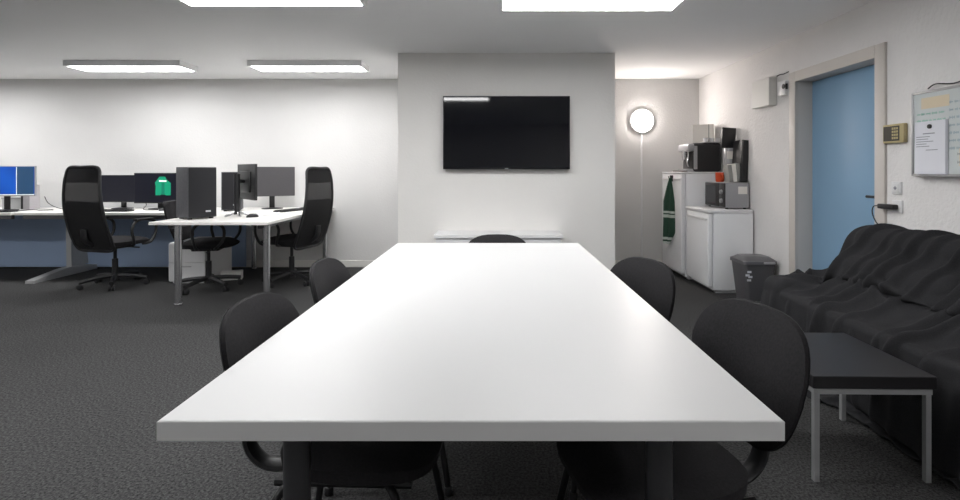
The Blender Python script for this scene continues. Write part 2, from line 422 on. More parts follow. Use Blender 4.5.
# ------------------------------------------------------------------ kitchen corner
def fridge(name, label, x0, y0, y1, z, slab):
    t = thing(name, label, 'fridge', (0, 0, 0))
    # front faces -X
    MB().box((x0 + 0.05, y0, 0.03), (XR - 0.02, y1, z - slab), 0.006).box((x0 + 0.09, y0 + 0.03, 0), (XR - 0.05, y1 - 0.03, 0.03)).build('body', 'fridge', t)
    dr = MB().box((x0, y0 + 0.002, 0.07), (x0 + 0.045, y1 - 0.002, z - slab - 0.004), 0.008, 3).build('door', 'fridge', t)
    if slab: MB().box((x0 - 0.005, y0 - 0.006, z - slab), (XR - 0.02, y1 + 0.006, z), 0.008, 3).build('top', 'white', t)
    MB().box((x0 - 0.012, y0 + 0.03, z - slab - 0.075), (x0 + 0.006, y1 - 0.03, z - slab - 0.05), 0.004).build('handle', 'white', dr)
    MB().box((x0 + 0.06, y0 + 0.03, 0.015), (x0 + 0.07, y1 - 0.03, 0.07)).build('plinth', 'bin', t, False)
    c = Vector(((x0 + XR) / 2, (y0 + y1) / 2, 0)); t.location = c
    for ch in t.children: ch.location = -c
    return t
fridge('small_fridge', 'low white fridge under the microwave, nearest the bin', 2.085, 5.05, 5.62, 0.82, 0.035)
tf = fridge('tall_fridge', 'taller white fridge cabinet in the corner with a green towel on its front', 2.05, 5.68, 6.33, 1.19, 0.02)

# towel hanging on a hook on the tall fridge front (plane x = 2.05)
t = thing('towel', 'dark green towel with white stripes hanging on the tall fridge', 'towel', (2.028, 5.93, 1.10), math.radians(32))
def towel_mesh(z0, z1):
    g = MB(); nz, ny = 14, 12; V = []
    Zt = [z0 + (z1 - z0) * i / nz for i in range(nz + 1)]
    for layer in (0, 1):
        grid = []
        for z in Zt:
            f = min(1, max(0, -z / 0.25)); wd = 0.018 + 0.075 * f ** 0.8; row = []
            low = 1.0 if z > -0.6 else max(0.12, 1 - (-z - 0.6) / 0.17)
            for j in range(ny + 1):
                u = j / ny * 2 - 1
                x = -0.022 - 0.014 * math.sin(u * 5.5 + z * 3) * f - 0.012 * (1 - u * u) - 0.006 * layer
                y = 0.03 * f + u * wd * (low if u < 0 else 1) * (0.8 if u > 0 else 1)
                row.append(g.bm.verts.new((x, y, z)))
            grid.append(row)
        V.append(grid)
    A, B = V
    for i in range(nz):
        for j in range(ny):
            g.bm.faces.new((A[i][j], A[i][j + 1], A[i + 1][j + 1], A[i + 1][j]))
            g.bm.faces.new((B[i][j], B[i + 1][j], B[i + 1][j + 1], B[i][j + 1]))
        for j in (0, ny): g.bm.faces.new((A[i][j], A[i + 1][j], B[i + 1][j], B[i][j]))
    for i in (0, nz):
        for j in range(ny): g.bm.faces.new((A[i][j], A[i][j + 1], B[i][j + 1], B[i][j]))
    return g
towel_mesh(0.02, -0.36).build('cloth', 'towel', t)
towel_mesh(-0.36, -0.385).build('stripe', 'towelwhite', t)
towel_mesh(-0.385, -0.40).build('cloth', 'towel', t)
towel_mesh(-0.40, -0.435).build('stripe', 'towelwhite', t)
towel_mesh(-0.435, -0.66).build('cloth', 'towel', t)
towel_mesh(-0.66, -0.69).build('stripe', 'towelwhite', t)
towel_mesh(-0.69, -0.71).build('cloth', 'towel', t)
towel_mesh(-0.71, -0.74).build('stripe', 'towelwhite', t)
MB().box((-0.006, -0.02, -0.02), (0.006, 0.02, 0.05), 0.003).tube([(-0.004, 0, 0.03), (-0.03, 0, 0.01), (-0.045, 0, 0.02), (-0.048, 0, 0.04)], 0.005, 8).build('hook', 'blackmetal', t)

# microwave on the small fridge (front faces -X)
t = thing('microwave', 'grey microwave with dark front on top of the low fridge', 'microwave', (2.40, 5.37, 0.82))
MB().box((-0.105, -0.235, 0.012), (0.13, 0.235, 0.265), 0.004).build('body', 'silver', t)
MB().box((-0.118, -0.11, 0.02), (-0.104, 0.233, 0.258), 0.003).build('door', 'bezel', t)
MB().box((-0.120, -0.04, 0.05), (-0.1175, 0.205, 0.23)).build('window', 'tv', t, False)
cp = MB().box((-0.116, -0.233, 0.02), (-0.104, -0.112, 0.258), 0.003).build('control_panel', 'plastic', t)
for z in (0.08, 0.17):
    b = MB(); b.cyl((-0.115, -0.172, z), (-0.135, -0.172, z), 0.024, 0.021, 20, 0.002); b.build('knob', 'silver', cp)
MB().box((0.02, -0.2362, 0.15), (0.11, -0.2345, 0.225)).build('sticker', 'ivory', t, False)
for x in (-0.08, 0.1):
    for y in (-0.2, 0.2):
        b = MB(); b.cyl((x, y, 0), (x, y, 0.013), 0.014, n=10); b.build('foot', 'plastic', t)

# coffee machine on the tall fridge (spout side faces -X, towards the room)
t = thing('coffee_machine', 'black and silver coffee machine on top of the taller fridge', 'coffee machine', (2.28, 5.93, 1.19))
b = MB(); b.box((-0.065, -0.17, 0.0), (0.25, 0.17, 0.325), 0.03, 3); b.build('body', 'plastic', t)
b = MB(); b.box((-0.12, -0.165, 0.23), (-0.04, 0.165, 0.318), 0.022, 3); b.build('head', 'silver', t)
b = MB(); b.box((-0.13, -0.15, 0.0), (0.0, 0.15, 0.035), 0.008); b.build('drip_tray', 'silver', t)
b = MB(); b.cyl((-0.105, -0.02, 0.14), (-0.105, -0.02, 0.235), 0.03, 0.038, 16); b.cyl((-0.105, 0.02, 0.12), (-0.105, 0.02, 0.15), 0.008, n=8); b.build('spout', 'chrome', t)
b = MB(); b.cyl((-0.10, -0.11, 0.06), (-0.10, -0.11, 0.24), 0.008, n=8); b.tube([(-0.10, -0.11, 0.07), (-0.11, -0.115, 0.12), (-0.105, -0.11, 0.16)], 0.013, 8); b.build('steam_wand', 'chrome', t)
MB().box((-0.06, -0.172, 0.03), (-0.02, -0.160, 0.29), 0.004).build('side_panel', 'silver', t)
MB().box((-0.18, -0.17, 0.0), (-0.131, 0.16, 0.014), 0.003).build('mat', 'brown', t)

t = thing('storage_box', 'white upright carton standing on the coffee machine', 'box', (2.405, 5.95, 1.515), math.radians(-25))
MB().box((-0.11, -0.09, 0), (0.11, 0.09, 0.215), 0.002).build('carton', 'ivory', t, False)
MB().box((0.055, -0.0915, 0.0), (0.064, -0.0899, 0.215)).build('seam', 'greybook', t, False)
t = thing('cup_tray', 'low white tray of cups on the coffee machine', 'tray', (2.43, 5.79, 1.515))
MB().box((-0.10, -0.04, 0), (0.11, 0.04, 0.012), 0.003).build('tray', 'silver', t)
for i in range(3):
    b = MB(); b.lathe([(0.020, 0.012), (0.031, 0.055), (0.027, 0.055), (0.017, 0.018)], (-0.063 + 0.068 * i, 0, 0), 18); b.build('cup', 'white', t)

# things on the microwave (its top is at z = 1.085)
MZ = 1.086
t = thing('mug', 'small orange mug on the microwave', 'mug', (2.345, 5.38, MZ))
b = MB(); b.lathe([(0.036, 0), (0.042, 0.01), (0.046, 0.10), (0.040, 0.10), (0.036, 0.014), (0.001, 0.012)], n=24); b.build('body', 'orange', t)
b = MB(); b.tube([(0.0, -0.042, 0.08), (0.0, -0.07, 0.075), (0.0, -0.072, 0.04), (0.0, -0.042, 0.025)], 0.007, 8); b.build('handle', 'orange', t)
t = thing('carton_stack', 'grey and white cartons leaning together beside the orange mug', 'carton', (2.42, 5.27, MZ))
for i, mm in enumerate(('greybook', 'ivory', 'greybook')):
    q = MB(); q.box((-0.06 + i * 0.042, -0.06, 0.004), (-0.022 + i * 0.042, 0.05, 0.175 + 0.01 * i), 0.002, rot=Matrix.Rotation(math.radians(-6), 3, 'Y')); q.build('carton', mm, t, False)
t = thing('capsule_dispenser', 'white canister carrying a black square panel above the cartons', 'dispenser', (2.475, 5.45, MZ))
b = MB(); b.lathe([(0.05, 0), (0.055, 0.01), (0.055, 0.345), (0.05, 0.355)], n=24); b.build('canister', 'silver', t)
b = MB(); b.box((-0.085, -0.02, 0.355), (0.06, 0.012, 0.57), 0.006, rot=Matrix.Rotation(math.radians(4), 3, 'Y')); b.build('panel', 'plastic', t)
MB().box((-0.05, -0.058, 0.24), (0.05, -0.05, 0.32), 0.003).build('lid_band', 'ivory', t)
t = thing('black_tray', 'tall black tray standing upright at the right end of the microwave', 'tray', (2.535, 5.30, MZ))
b = MB(); b.box((-0.055, -0.10, 0.002), (-0.03, 0.10, 0.43), 0.006, rot=Matrix.Rotation(math.radians(4), 3, 'Y')); b.box((-0.05, -0.112, 0.004), (0.015, -0.098, 0.425), 0.005, rot=Matrix.Rotation(math.radians(4), 3, 'Y')); b.build('panel', 'plastic', t, False)
MB().box((-0.04, -0.09, 0.0), (0.01, 0.09, 0.012), 0.002).build('stand', 'plastic', t)

# pedal bin
t = thing('pedal_bin', 'dark grey plastic pedal bin between the low fridge and the door', 'bin', (2.365, 4.73, 0))
b = MB()
def frustum(b, x0, y0, x1, y1, z0, z1, rr=0.035, hollow=False):
    rings = []
    for (hx_, hy_, z) in ((x0, y0, z0), (x1, y1, z1)):
        ring = []
        for cx, cy, a0 in ((1, 1, 0), (-1, 1, 90), (-1, -1, 180), (1, -1, 270)):
            for k in range(5):
                a = math.radians(a0 + k * 22.5); ring.append(b.bm.verts.new((cx * (hx_ - rr) + rr * math.cos(a), cy * (hy_ - rr) + rr * math.sin(a), z)))
        rings.append(ring)
    n = len(rings[0])
    for q in range(n): b.bm.faces.new((rings[0][q], rings[0][(q + 1) % n], rings[1][(q + 1) % n], rings[1][q]))
    b.bm.faces.new(list(reversed(rings[0]))); b.bm.faces.new(rings[1])
frustum(b, 0.11, 0.11, 0.145, 0.14, 0, 0.37); b.build('body', 'bin', t)
b = MB(); frustum(b, 0.155, 0.152, 0.152, 0.15, 0.365, 0.395); frustum(b, 0.155, 0.145, 0.115, 0.105, 0.395, 0.425, 0.05); b.build('lid', 'binlid', t)
MB().box((-0.045, -0.19, 0.02), (0.02, -0.10, 0.035), 0.005).build('pedal', 'plastic', t)
MB().box((0.02, -0.166, 0.372), (0.12, -0.150, 0.39), 0.004).build('lid_grip', 'silver', t)
g = MB()
for (x, z, a) in ((-0.1, 0.30, 0), (-0.115, 0.27, 0.3), (-0.09, 0.255, -0.4), (-0.1, 0.225, 0.2)):
    yb = -(0.11 + 0.03 * z / 0.37) - 0.002
    g.box((x - 0.018, yb - 0.0008, z - 0.009), (x + 0.018, yb + 0.001, z + 0.009))
g.build('recycling_mark', 'logo', t, False)

# ------------------------------------------------------------------ fittings on the right wall
t = thing('junction_box', 'large white junction box high on the wall left of the door', 'wall box', (XR, 4.82, 1.923))
MB().box((-0.072, -0.155, -0.127), (0, 0.155, 0.127), 0.005).build('body', 'offwhite', t, False)
MB().box((-0.0735, -0.148, -0.12), (-0.071, 0.148, 0.12), 0.0).build('cover', 'offwhite', t, False)
t = thing('door_sensor', 'small white sensor box between the junction box and the door frame', 'sensor', (XR, 4.54, 1.925))
MB().box((-0.035, -0.062, -0.062), (0, 0.062, 0.062), 0.006).build('body', 'white', t)
b = MB(); b.cyl((-0.034, -0.045, 0.012), (-0.040, -0.045, 0.012), 0.022, n=16); b.build('lens', 'plastic', t)
MB().box((-0.03, -0.064, -0.015), (-0.008, -0.061, 0.035)).build('socket', 'plastic', t, False)
b = MB(); b.tube([(2.545, 4.66, 2.055), (2.543, 4.60, 2.06), (2.545, 4.55, 2.055), (2.543, 4.47, 2.06)], 0.004, 6)
tag(b.build('sensor_cable', 'cable'), 'thin dark cable along the wall above the white sensor box', 'cable')

t = thing('alarm_keypad', 'beige keypad with dark display beside the door', 'keypad', (XR, 3.27, 1.437))
MB().box((-0.03, -0.085, -0.06), (0, 0.085, 0.06), 0.006).build('housing', 'beige', t)
MB().box((-0.0315, -0.055, -0.047), (-0.0295, 0.076, 0.047), 0.0).build('display', 'display', t)
g = MB()
for r in range(4):
    for c in range(3): g.box((-0.033, -0.045 + c * 0.018, -0.036 + r * 0.02), (-0.031, -0.032 + c * 0.018, -0.022 + r * 0.02))
g.build('keys', 'beige', t, False)

def plate(name, label, cat, y, z):
    t = thing(name, label, cat, (XR, y, z))
    MB().box((-0.011, -0.04, -0.04), (0, 0.04, 0.04), 0.004).build('plate', 'white', t)
    return t
t = plate('light_switch', 'square white light switch below the keypad', 'switch', 3.268, 1.092)
MB().box((-0.016, -0.029, -0.029), (-0.010, 0.029, 0.029), 0.003).build('rocker', 'white', t)
MB().box((-0.0172, -0.004, -0.012), (-0.0155, 0.004, 0.012)).box((-0.0172, -0.012, -0.004), (-0.0155, 0.012, 0.004)).build('mark', 'ink', t, False)
t = plate('wall_socket', 'square white wall socket with a black plug under the switch', 'socket', 3.262, 0.975)
b = MB(); b.cyl((-0.010, 0, 0), (-0.013, 0, 0), 0.022, n=24); b.build('insert', 'white', t)
t = thing('power_plug', 'black plug adapter with cable in the white wall socket', 'plug', (XR, 3.262, 0.972))
MB().box((-0.052, -0.02, -0.016), (-0.0135, 0.115, 0.016), 0.007).build('body', 'cable', t)
b = MB(); b.tube([(-0.04, 0.11, 0), (-0.035, 0.165, -0.006), (-0.03, 0.185, -0.05), (-0.03, 0.15, -0.11), (-0.02, 0.10, -0.16), (-0.02, 0.05, -0.3)], 0.0035, 6); b.build('cord', 'cable', t)

# whiteboard with its writing, and the sheets pinned on it
WY0, WY1, WZ0, WZ1 = 2.25, 3.125, 1.176, 1.665
t = thing('whiteboard', 'aluminium framed whiteboard covered in faint marker notes', 'whiteboard', (XR, (WY0 + WY1) / 2, (WZ0 + WZ1) / 2))
hw_, hh_ = (WY1 - WY0) / 2, (WZ1 - WZ0) / 2
MB().box((-0.018, -hw_, -hh_), (-0.002, hw_, hh_)).build('panel', 'board', t, False)
f = MB()
f.box((-0.024, -hw_ - 0.006, hh_ - 0.008), (0, hw_ + 0.006, hh_ + 0.006), 0.002).box((-0.024, -hw_ - 0.006, -hh_ - 0.006), (0, hw_ + 0.006, -hh_ + 0.008), 0.002)
f.box((-0.024, hw_ - 0.008, -hh_), (0, hw_ + 0.006, hh_), 0.002).box((-0.024, -hw_ - 0.006, -hh_), (0, -hw_ + 0.008, hh_), 0.002)
f.box((-0.06, -hw_ + 0.1, -hh_ - 0.008), (-0.02, hw_ - 0.05, -hh_ - 0.002), 0.002)
f.build('frame', 'alu', t)
rnd = random.Random(4)
def script_lines(mname, name, y0, y1, z0, z1, rows):
    for r in range(rows):
        g = MB(); z = z1 - (z1 - z0) * (r + 0.5) / rows; y = y1
        while y > y0:
            wl = rnd.uniform(0.012, 0.04)
            yy = y
            while yy > max(y0, y - wl):
                hz = rnd.uniform(0.003, 0.008)
                g.box((-0.0188, yy - 0.0035, z - hz), (-0.0179, yy - 0.001, z + hz)); g.box((-0.0188, yy - 0.006, z - 0.001), (-0.0179, yy, z + 0.001)); yy -= 0.006
            y -= wl + 0.012
        o = g.build(name, mname, t, False); o['kind'] = 'stuff'
MB().box((-0.0187, hw_ - 0.25, hh_ - 0.10), (-0.0179, hw_ - 0.06, hh_ - 0.035)).build('orange_note', 'inko', t, False)
script_lines('inkg', 'green_writing', hw_ - 0.22, hw_ - 0.03, hh_ - 0.19, hh_ - 0.11, 2)
script_lines('inkb', 'blue_writing', hw_ - 0.60, hw_ - 0.25, hh_ - 0.36, hh_ - 0.06, 7)
script_lines('ink', 'grey_writing', -hw_ + 0.05, hw_ - 0.30, -hh_ + 0.05, -hh_ + 0.14, 2)
MB().box((-0.0187, hw_ - 0.40, -hh_ + 0.05), (-0.0179, hw_ - 0.31, -hh_ + 0.15)).build('orange_note', 'inko', t, False)
t = thing('paper_sheets', 'stack of white printed sheets held on the whiteboard by a dark magnet', 'paper', (XR - 0.02, 2.985, 1.34))
g = MB()
for i in range(3): g.box((-0.004 - i * 0.004, -0.108 + 0.004 * i, -0.162 + 0.003 * i), (-0.003 - i * 0.004, 0.106 + 0.002 * i, 0.15))
g.build('sheets', 'paper', t, False)
b = MB(); b.cyl((-0.012, 0, 0.118), (-0.022, 0, 0.118), 0.013, n=16, bev=0.002); b.build('magnet', 'cable', t)
g = MB()
for r in range(5):
    z = 0.06 - r * 0.014; g.box((-0.0135, 0.10 - rnd.uniform(0.06, 0.13), z - 0.002), (-0.0118, 0.098, z + 0.002))
g.box((-0.0135, -0.03, 0.075), (-0.0118, 0.05, 0.081)); g.box((-0.0135, -0.05, -0.02), (-0.0118, 0.03, -0.016))
g.build('print', 'ink', t, False)
b = MB(); b.tube([(2.535, 3.02, 1.682), (2.53, 2.96, 1.70), (2.535, 2.85, 1.685), (2.53, 2.70, 1.70), (2.53, 2.4, 1.69)], 0.004, 6)
tag(b.build('board_cable', 'cable'), 'dark cable lying along the top edge of the whiteboard', 'cable')

# ------------------------------------------------------------------ desks
DZT = 0.75
def tdesk(name, label, x0, x1, y0, y1, legs, panel=True):
    t = thing(name, label, 'desk', ((x0 + x1) / 2, (y0 + y1) / 2, 0)); cx, cy = (x0 + x1) / 2, (y0 + y1) / 2
    MB().box((x0 - cx, y0 - cy, DZT - 0.028), (x1 - cx, y1 - cy, DZT), 0.002, 1).build('desktop', 'desktop', t, False)
    MB().box((x0 - cx + 0.05, y0 - cy + 0.06, DZT - 0.075), (x1 - cx - 0.05, y0 - cy + 0.10, DZT - 0.028)).build('rail', 'darkleg', t, False)
    for lx in legs:
        q = MB(); x = lx - cx
        # sloping foot and flat upright
        v = [(-0.14 - 0.40, 0.0), (0.34, 0.0), (0.34, 0.05), (0.1, 0.10), (-0.15, 0.085), (-0.54, 0.03)]
        A = [q.bm.verts.new((x - 0.045, a + 0.05, z)) for a, z in v]; B = [q.bm.verts.new((x + 0.045, a + 0.05, z)) for a, z in v]
        for i in range(len(v)): q.bm.faces.new((A[i], A[(i + 1) % len(v)], B[(i + 1) % len(v)], B[i]))
        q.bm.faces.new(A); q.bm.faces.new(B[::-1])
        q.build('foot', 'steel', t, False)
        q = MB()
        v = [(-0.03, 0.09), (0.22, 0.09), (0.14, DZT - 0.03), (-0.04, DZT - 0.03)]
        A = [q.bm.verts.new((x - 0.03, a + 0.05, z)) for a, z in v]; B = [q.bm.verts.new((x + 0.03, a + 0.05, z)) for a, z in v]
        for i in range(4): q.bm.faces.new((A[i], A[(i + 1) % 4], B[(i + 1) % 4], B[i]))
        q.bm.faces.new(A); q.bm.faces.new(B[::-1])
        q.build('leg', 'steel', t, False)
    if panel: MB().box((x0 - cx + 0.02, y1 - cy - 0.02, 0.02), (x1 - cx - 0.02, y1 - cy - 0.002, DZT - 0.03)).build('modesty_panel', 'deskblue', t, False)
    return t
tdesk('wall_desk', 'white desk at the left edge under the blue-lit screen', -7.0, -5.21, 5.55, 6.38, (-6.8,))
tdesk('wall_desk', 'white desk against the back wall behind the left office chair', -5.20, -3.055, 5.57, 6.38, (-4.95,))

PX0, PX1, PY0, PY1 = -3.045, -2.0, 4.53, 6.42
t = thing('peninsula_desk', 'white desk with round chrome legs jutting out from the back wall', 'desk', ((PX0 + PX1) / 2, (PY0 + PY1) / 2, 0))
hx, hy = (PX1 - PX0) / 2, (PY1 - PY0) / 2
MB().box((-hx, -hy, DZT - 0.026), (hx, hy, DZT), 0.002, 1).build('desktop', 'desktop', t, False)
for lx, ly in ((-2.83, 4.61), (-2.075, 4.69), (-2.08, 6.32), (-2.95, 6.32)):
    x, y = lx - (PX0 + PX1) / 2, ly - (PY0 + PY1) / 2
    q = MB(); q.cyl((x, y, 0), (x, y, 0.02), 0.034, n=20, bev=0.003); q.cyl((x, y, 0.018), (x, y, DZT - 0.026), 0.03, n=20); q.build('leg', 'chrome', t)
MB().box((-hx + 0.1, -hy + 0.12, DZT - 0.07), (-hx + 0.14, hy - 0.12, DZT - 0.026)).box((hx - 0.14, -hy + 0.12, DZT - 0.07), (hx - 0.10, hy - 0.12, DZT - 0.026)).build('under_frame', 'darkleg', t, False)

t = thing('drawer_pedestal', 'low pale grey drawer pedestal under the peninsula desk', 'drawers', (-3.275, 5.76, 0))
MB().box((-0.195, -0.26, 0.02), (0.195, 0.28, 0.435), 0.003).box((-0.17, -0.24, 0), (0.17, 0.26, 0.02)).build('body', 'white', t, False)
for i in range(2):
    dr = MB().box((-0.193, -0.278, 0.03 + i * 0.2), (0.193, -0.261, 0.225 + i * 0.2), 0.003).build('drawer', 'white', t, False)
    MB().box((-0.05, -0.29, 0.18 + i * 0.2), (0.05, -0.276, 0.19 + i * 0.2), 0.002).build('handle', 'alu', dr)
t = thing('floor_box', 'small white wedge-shaped box on the carpet under the peninsula desk', 'box', (-2.93, 5.72, 0), 0.35)
MB().box((-0.1, -0.06, 0.0), (0.12, 0.06, 0.09), 0.006).build('body', 'offwhite', t)
MB().box((-0.101, -0.04, 0.03), (-0.098, 0.04, 0.06)).build('slot', 'greybook', t, False)

# ------------------------------------------------------------------ office chairs (local +X is the way they face)
def office_chair(label, x, y, deg, top=1.235, headrest=True, spin=0.3, low=False):
    t = thing('office_chair', label, 'office chair', (x, y, 0), math.radians(deg), 'black swivel chairs at the desks')
    base = MB(); base.cyl((0, 0, 0.06), (0, 0, 0.13), 0.042, 0.034, 16); base.build('hub', 'plastic', t)
    for i in range(5):
        a = spin + i * 2 * PI / 5; c, s_ = math.cos(a), math.sin(a)
        q = MB(); q.tube([(0.02 * c, 0.02 * s_, 0.105), (0.16 * c, 0.16 * s_, 0.098), (0.30 * c, 0.30 * s_, 0.075)], 0.021, 8); ar = q.build('base_arm', 'plastic', t)
        q = MB(); px, py = 0.295 * c, 0.295 * s_
        for k in (-1, 1):
            ox, oy = -s_ * 0.017 * k, c * 0.017 * k; ex, ey = -s_ * 0.009, c * 0.009
            q.cyl((px + ox - ex, py + oy - ey, 0.027), (px + ox + ex, py + oy + ey, 0.027), 0.027, n=14, bev=0.003)
        q.cyl((px, py, 0.03), (px, py, 0.075), 0.008, n=8); q.build('caster', 'plastic', ar)
    MB().cyl((0, 0, 0.12), (0, 0, 0.28), 0.028, n=14).cyl((0, 0, 0.27), (0, 0, 0.42), 0.016, n=12).build('gas_post', 'plastic', t)
    MB().box((-0.14, -0.08, 0.39), (0.12, 0.08, 0.425), 0.01).tube([(0.05, -0.06, 0.405), (0.06, -0.2, 0.40), (0.06, -0.25, 0.40)], 0.007, 8).build('mechanism', 'plastic', t)
    def so(th): return sup(3.6, 0.255, 0.25, th)
    s = MB(); s.pad(so, lambda a, b_, r: (b_ + 0.02, a, 0.505 - 0.03 * r ** 6 - 0.03 * max(0, (b_ - 0.1) / 0.15) ** 2), lambda a, b_, r: (b_ * 0.96 + 0.02, a * 0.96, 0.425 + 0.012 * r ** 4)); s.build('seat', 'fabric', t)
    # backrest curve
    z0 = 0.40 if headrest else 0.47
    def bx(z):
        u = (z - z0) / (1.235 - z0); return -0.235 - 0.15 * u - 0.055 * math.sin(u * PI) + 0.035 * u ** 3
    def wid(z):
        u = (z - z0) / (top - z0); return 0.25 + 0.015 * math.sin(u * PI) - 0.04 * u
    def curve(a, z): return bx(z) + 0.5 * a * a
    nz, ny = 22, 12
    def sheet(name, m, za, zb, th, off, wscale=1.0):
        q = MB(); F = []; B = []
        for i in range(nz + 1):
            z = za + (zb - za) * i / nz; fr = []; br = []
            e = min((z - za), (zb - z)); rr = 0.05; cut = 0 if e > rr else rr - math.sqrt(max(0, rr * rr - (rr - e) ** 2))
            w_ = (wid(z) - cut * 0.8) * wscale
            for j in range(ny + 1):
                a = (j / ny * 2 - 1) * w_
                edge = 1 - abs(j / ny * 2 - 1) ** 6
                x = curve(a, z) + off
                fr.append(q.bm.verts.new((x + th * (0.35 + 0.65 * edge) , a, z))); br.append(q.bm.verts.new((x, a, z)))
            F.append(fr); B.append(br)
        for i in range(nz):
            for j in range(ny):
                q.bm.faces.new((F[i][j], F[i][j + 1], F[i + 1][j + 1], F[i + 1][j])); q.bm.faces.new((B[i][j], B[i + 1][j], B[i + 1][j + 1], B[i][j + 1]))
            for j in (0, ny): q.bm.faces.new((F[i][j], F[i + 1][j], B[i + 1][j], B[i][j]))
        for i in (0, nz):
            for j in range(ny): q.bm.faces.new((F[i][j], F[i][j + 1], B[i][j + 1], B[i][j]))
        return q.build(name, m, t)
    if headrest:
        sheet('back_mesh', 'mesh', z0 + 0.02, top - 0.01, 0.003, 0.0, 0.98)
        # rim frame
        pts = []
        for i in range(9): z = z0 + (top - z0) * i / 8; pts.append((curve(wid(z), z), wid(z) * (1 if 0 < i < 8 else 0.86), z))
        pts2 = [(p[0], -p[1], p[2]) for p in reversed(pts)]
        q = MB(); q.tube(pts + [(bx(top), 0, top + 0.006)] + pts2 + [(bx(z0), 0, z0 - 0.004)], 0.013, 8, closed=True); q.build('back_frame', 'plastic', t)
        sheet('lumbar_pad', 'fabric', z0 + 0.005, z0 + 0.28, 0.03, 0.004, 0.96)
        sheet('back_pad', 'fabric', z0 + 0.27, z0 + 0.50, 0.006, 0.006, 0.94)
        sheet('headrest', 'fabric', top - 0.15, top, 0.05, 0.004, 0.98)
        q = MB(); q.tube([(bx(0.6) - 0.02, 0, 0.62), (bx(0.5) - 0.03, 0, 0.50), (-0.16, 0, 0.415), (-0.08, 0, 0.405)], 0.02, 8, wide=1.8); q.build('back_spine', 'plastic', t)
    else:
        sheet('backrest', 'fabric', z0 + 0.04, top, 0.05, 0.0)
        q = MB(); q.tube([(bx(0.7) - 0.01, 0, 0.70), (bx(0.55) - 0.02, 0, 0.52), (-0.16, 0, 0.415), (-0.08, 0, 0.405)], 0.018, 8, wide=1.8); q.build('back_spine', 'plastic', t)
    for sy in (-1, 1):
        y_ = sy * 0.285
        q = MB(); q.tube([(-0.02, sy * 0.22, 0.43), (-0.03, y_, 0.45), (-0.06, y_ * 1.02, 0.60), (0.0, y_ * 1.02, 0.685), (0.12, y_ * 1.02, 0.69), (0.215, y_ * 1.02, 0.65), (0.22, y_, 0.54), (0.16, y_, 0.45), (0.12, sy * 0.22, 0.43)], 0.014, 8)
        ar = q.build('armrest', 'plastic', t)
        MB().box((-0.03, y_ * 1.02 - 0.028, 0.685), (0.17, y_ * 1.02 + 0.028, 0.708), 0.009).build('arm_pad', 'plastic', ar)
    return t
office_chair('high-backed black mesh office chair at the left wall desk, seen from behind', -3.99, 5.42, 76, spin=0.15)
office_chair('low-backed black office chair tucked under the near end of the peninsula desk', -2.93, 5.28, 12, top=0.90, headrest=False, spin=0.5)
office_chair('high-backed black mesh office chair right of the peninsula desk, facing left', -2.19, 5.56, 165, top=1.225, spin=0.2)

# ------------------------------------------------------------------ electronics on the desks
def monitor(label, x, y, deg, wdt, hgt, zc, scr, stand=True, back='plastic', zdesk=DZT):
    """local -Y is the way the screen looks; deg rotates about z"""
    t = thing('monitor', label, 'monitor', (x, y, zdesk), math.radians(deg), 'computer monitors on the desks'); z = zc - zdesk
    MB().box((-wdt / 2, -0.012, z - hgt / 2), (wdt / 2, 0.016, z + hgt / 2), 0.004).box((-wdt / 2 * 0.6, 0.012, z - hgt / 2 * 0.6), (wdt / 2 * 0.6, 0.035, z + hgt / 2 * 0.6), 0.012).build('housing', back, t)
    sc = MB().box((-wdt / 2 + 0.008, -0.0135, z - hgt / 2 + 0.014), (wdt / 2 - 0.008, -0.0118, z + hgt / 2 - 0.008)).build('screen', scr, t, False)
    if stand:
        MB().box((-0.03, 0.03, 0.008), (0.03, 0.05, z + 0.02), 0.006).build('stand_neck', 'plastic', t)
        q = MB(); q.lathe([(0.12, 0), (0.12, 0.008), (0.06, 0.014), (0.001, 0.014)], (0, 0.02, 0), 28, 1.0, 0.8); q.build('stand_base', 'plastic', t)
    return t, sc, z
t, sc, z = monitor('lit monitor with blue wallpaper at the left edge', -5.57, 5.86, 8, 0.64, 0.345, 1.085, 'scr_blue', back='silver')
MB().box((0.135, -0.0145, z - 0.155), (0.305, -0.0132, z + 0.162)).build('side_window', 'scr_slate', sc, False)
MB().box((0.128, -0.0147, z - 0.155), (0.134, -0.0132, z + 0.162)).build('window_edge', 'scr_white', sc, False)
MB().box((-0.31, -0.0147, z - 0.158), (0.31, -0.0134, z - 0.150)).build('task_bar', 'scr_white', sc, False)
t, sc, z = monitor('dark monitor beside the left chair, lower of the joined pair', -4.46, 6.16, -3, 0.56, 0.325, 0.99, 'scr_navy')
t, sc, z = monitor('monitor showing a green jacket on a dark page', -3.98, 6.10, 0, 0.56, 0.36, 0.998, 'scr_navy')
# the green jacket shown on screen: flat shapes
def flat(name, poly, m, yy):
    q = MB(); A = [q.bm.verts.new((a, yy, z + b)) for a, b in poly]; B = [q.bm.verts.new((a, yy - 0.0006, z + b)) for a, b in poly]
    for i in range(len(poly)): q.bm.faces.new((A[i], A[(i + 1) % len(poly)], B[(i + 1) % len(poly)], B[i]))
    q.bm.faces.new(A); q.bm.faces.new(B[::-1]); return q.build(name, m, sc, False)
flat('jacket_picture', [(-0.025, -0.085), (-0.022, 0.02), (-0.030, 0.065), (0.0, 0.105), (0.022, 0.135), (0.09, 0.135), (0.105, 0.10), (0.155, 0.06), (0.155, -0.085), (0.10, -0.085), (0.085, -0.075), (0.045, -0.075), (0.03, -0.085)], 'scr_green', -0.0137)
flat('jacket_picture', [(0.045, -0.07), (0.048, 0.06), (0.082, 0.06), (0.085, -0.07)], 'scr_dgreen', -0.0145)
